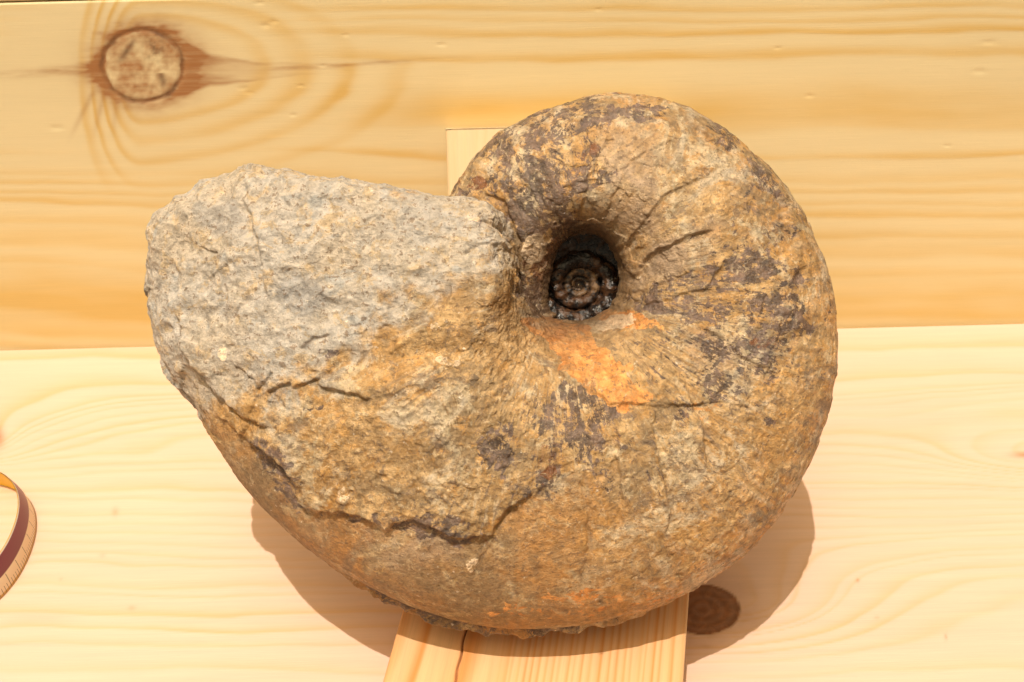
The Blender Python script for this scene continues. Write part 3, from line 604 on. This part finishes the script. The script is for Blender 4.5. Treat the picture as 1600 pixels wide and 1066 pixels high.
# inner whorls in the umbilicus: a small glossy spiral deep in the hole
def inner_material():
    k = NT("glossy_inner_whorl"); p = k.pos(); a = k.attr("turn"); n1 = k.noise(p, 160, 6, .65, 1.0); n2 = k.noise(p, 420, 4, .6)
    col = k.mix(k.ss(n1, .42, .6), (0.018, 0.015, 0.015), (0.09, 0.04, 0.018))
    t = k.math('ADD', a, k.math('MULTIPLY', k.math('SUBTRACT', n1, .5), 1.0)); col = k.mix(k.ss(t, .5, .75), col, k.mix(n2, (0.15, 0.08, 0.038), (0.33, 0.20, 0.10)))
    col = k.mix(k.math('MULTIPLY', k.ss(n2, .62, .7), .6), col, (0.30, 0.26, 0.22))
    nb = k.bump(k.math('ADD', n1, k.math('MULTIPLY', n2, .6)), .7, .0015)
    return k.done(col, k.math('ADD', .22, k.math('MULTIPLY', t, .35)), nb, Specular_IOR_Level=.6)
def inner_whorl():
    nth, nsx = 620, 60; turns = 3.3; th = np.linspace(0, turns * 2 * math.pi, nth)
    r_out = 90 * (0.52 ** (th / (2 * math.pi))); r_in = r_out * .50
    phi = math.radians(178) - th                         # inwards = anticlockwise in the picture
    a = np.linspace(0, 2 * math.pi, nsx, endpoint=False)
    rc, rw = (r_out + r_in) / 2, (r_out - r_in) / 2 * 1.06
    zh = rw * 1.35; zc = 0 - 7 * (th / (2 * math.pi)) - zh
    Rr = rc[:, None] + rw[:, None] * np.cos(a)[None, :]; Zz = zc[:, None] + zh[:, None] * np.sin(a)[None, :]
    cx = 905 + 0 * th; cy = 446 + 0 * th
    XX = cx[:, None] + Rr * np.cos(phi)[:, None]; YY = cy[:, None] + Rr * np.sin(phi)[:, None] * .96
    P = np.stack([(XX - CX), -(YY - CY), Zz], 2).reshape(-1, 3)
    d = fbm(P / 100, 4, 5, 201, .6) * 9.0 + 1.6 * np.sin(th * 13 + np.sin(th * 3)).repeat(nsx)
    cen = np.stack([(cx + rc * np.cos(phi)) - CX, -((cy + rc * np.sin(phi) * .96) - CY), zc], 1).repeat(nsx, 0)
    n = P - cen; n /= np.linalg.norm(n, axis=1)[:, None] + 1e-9
    P = (P + n * d[:, None] * (r_out / 78).repeat(nsx)[:, None]) * kpx
    turn = .8 * sstep(1.05, 1.5, th / (2 * math.pi)).repeat(nsx) * .75
    return grid_mesh("inner_whorl", P, nth, nsx, inner_material(), fossil, close_v=True, attrs=dict(turn=turn), flip=True)
inner_whorl()
def umbilical_floor():
    nr, na = 24, 90; r = np.linspace(.5, 118, nr); a = np.linspace(0, 2 * math.pi, na, endpoint=False)
    RR, AA = np.meshgrid(r, a, indexing='ij')
    P = np.stack([905 + RR * np.cos(AA) - CX, -(446 + RR * np.sin(AA) - CY), -30 + 22 * (RR / 118) ** 2], 2).reshape(-1, 3)
    P[:, 2] += 5 * fbm(P / 100, 6, 3, 207)
    grid_mesh("umbilical_floor", P * kpx, nr, na, bpy.data.materials["glossy_inner_whorl"], fossil, close_v=True, attrs=dict(turn=np.zeros(len(P))))
umbilical_floor()

# ------------------------------------------------------------------ measuring tape, a loop of it enters at the left
def tape():
    k = NT("tape_print"); s = k.attr("across"); u = k.attr("along")
    # across: 0 lower rim .. 1 upper rim ; along in millimetres
    col = k.mix(k.ss(s, .50, .53), (0.80, 0.62, 0.42), (0.19, 0.045, 0.06))
    col = k.mix(k.ss(s, .95, .97), col, (0.80, 0.74, 0.62)); col = k.mix(k.ss(s, .10, .07), col, (0.55, 0.30, 0.07))  # golden lower edge: the loop's shaded side put into the colour
    fr = k.math('FRACT', u); tick = k.math('MULTIPLY', k.math('LESS_THAN', k.math('ABSOLUTE', k.math('SUBTRACT', fr, .5)), .09), k.math('LESS_THAN', s, .24))
    fr5 = k.math('FRACT', k.math('DIVIDE', u, 5.0)); tick5 = k.math('MULTIPLY', k.math('LESS_THAN', k.math('ABSOLUTE', k.math('SUBTRACT', fr5, .5)), .025), k.math('LESS_THAN', s, .48))
    col = k.mix(k.math('MULTIPLY', k.math('MAXIMUM', tick, tick5), .75), col, (0.10, 0.07, 0.05))
    outer = k.done(col, .35)
    k2 = NT("tape_yellow"); yellow = k2.done((0.90, 0.60, 0.03), .35)
    ctr = on_plane(-70, 866, (0, 0, 0), (0, 0, 1))
    t = empty("measuring_tape", "loop of printed measuring tape with maroon stripe and yellow inner face on seat board", "measuring tape", (ctr[0], ctr[1], 0.0))
    n = 260; th = np.linspace(-math.pi * .98, math.pi * .98, n); hgt_ = .0185
    Rb, Rt = .0445, .0398; ss_ = np.linspace(0, 1, 15)
    rr = 1 - .12 * np.cos(2 * th)
    def wall(off):
        TH, S = np.meshgrid(th, ss_, indexing='ij'); R = (Rb + (Rt - Rb) * S) * rr[:, None] + off + .0009 * np.sin(S * math.pi)
        return np.stack([R * np.cos(TH), R * np.sin(TH), .0004 + S * hgt_], 2), S, TH
    Po, S, TH = wall(0.0); at = dict(across=S.ravel(), along=(TH.ravel() * Rb * 1000 / 2.0))
    grid_mesh("printed_face", Po.reshape(-1, 3), n, 15, outer, t, attrs=at)
    Pi, S, TH = wall(-.00035); grid_mesh("yellow_face", Pi.reshape(-1, 3), n, 15, yellow, t, attrs=at, flip=True)
    return t, Rb, Rt, hgt_, outer
tp, Rb, Rt, TH_, _ = tape()
# the printed figure on the tape
def tape_digit():
    cu_ = bpy.data.curves.new("printed_number", 'FONT'); cu_.body = "9"; cu_.size = .006; cu_.align_x = 'CENTER'; cu_.align_y = 'CENTER'; cu_.extrude = 0.00002
    k = NT("tape_ink"); cu_.materials.append(k.done((0.06, 0.04, 0.035), .5))
    tmp = bpy.data.objects.new("printed_number", cu_); COL.objects.link(tmp)
    dg = bpy.context.evaluated_depsgraph_get(); me = bpy.data.meshes.new_from_object(tmp.evaluated_get(dg)); bpy.data.objects.remove(tmp)
    o = bpy.data.objects.new("printed_number", me); COL.objects.link(o); o.parent = tp
    a = math.radians(-44); s = .40; r = (Rb + (Rt - Rb) * s) * (1 - .12 * math.cos(2 * a)) + .0011
    er = Vector((math.cos(a), math.sin(a), 0)); et = Vector((-math.sin(a), math.cos(a), 0)); up = (Vector((0, 0, TH_)) + er * (Rt - Rb)).normalized(); nn = et.cross(up)
    M = Matrix.Identity(4)
    for i in range(3): M[i][0] = et[i]; M[i][1] = up[i]; M[i][2] = nn[i]; M[i][3] = (er * r)[i]
    M[2][3] = .0004 + s * TH_
    o.matrix_local = M
tape_digit()
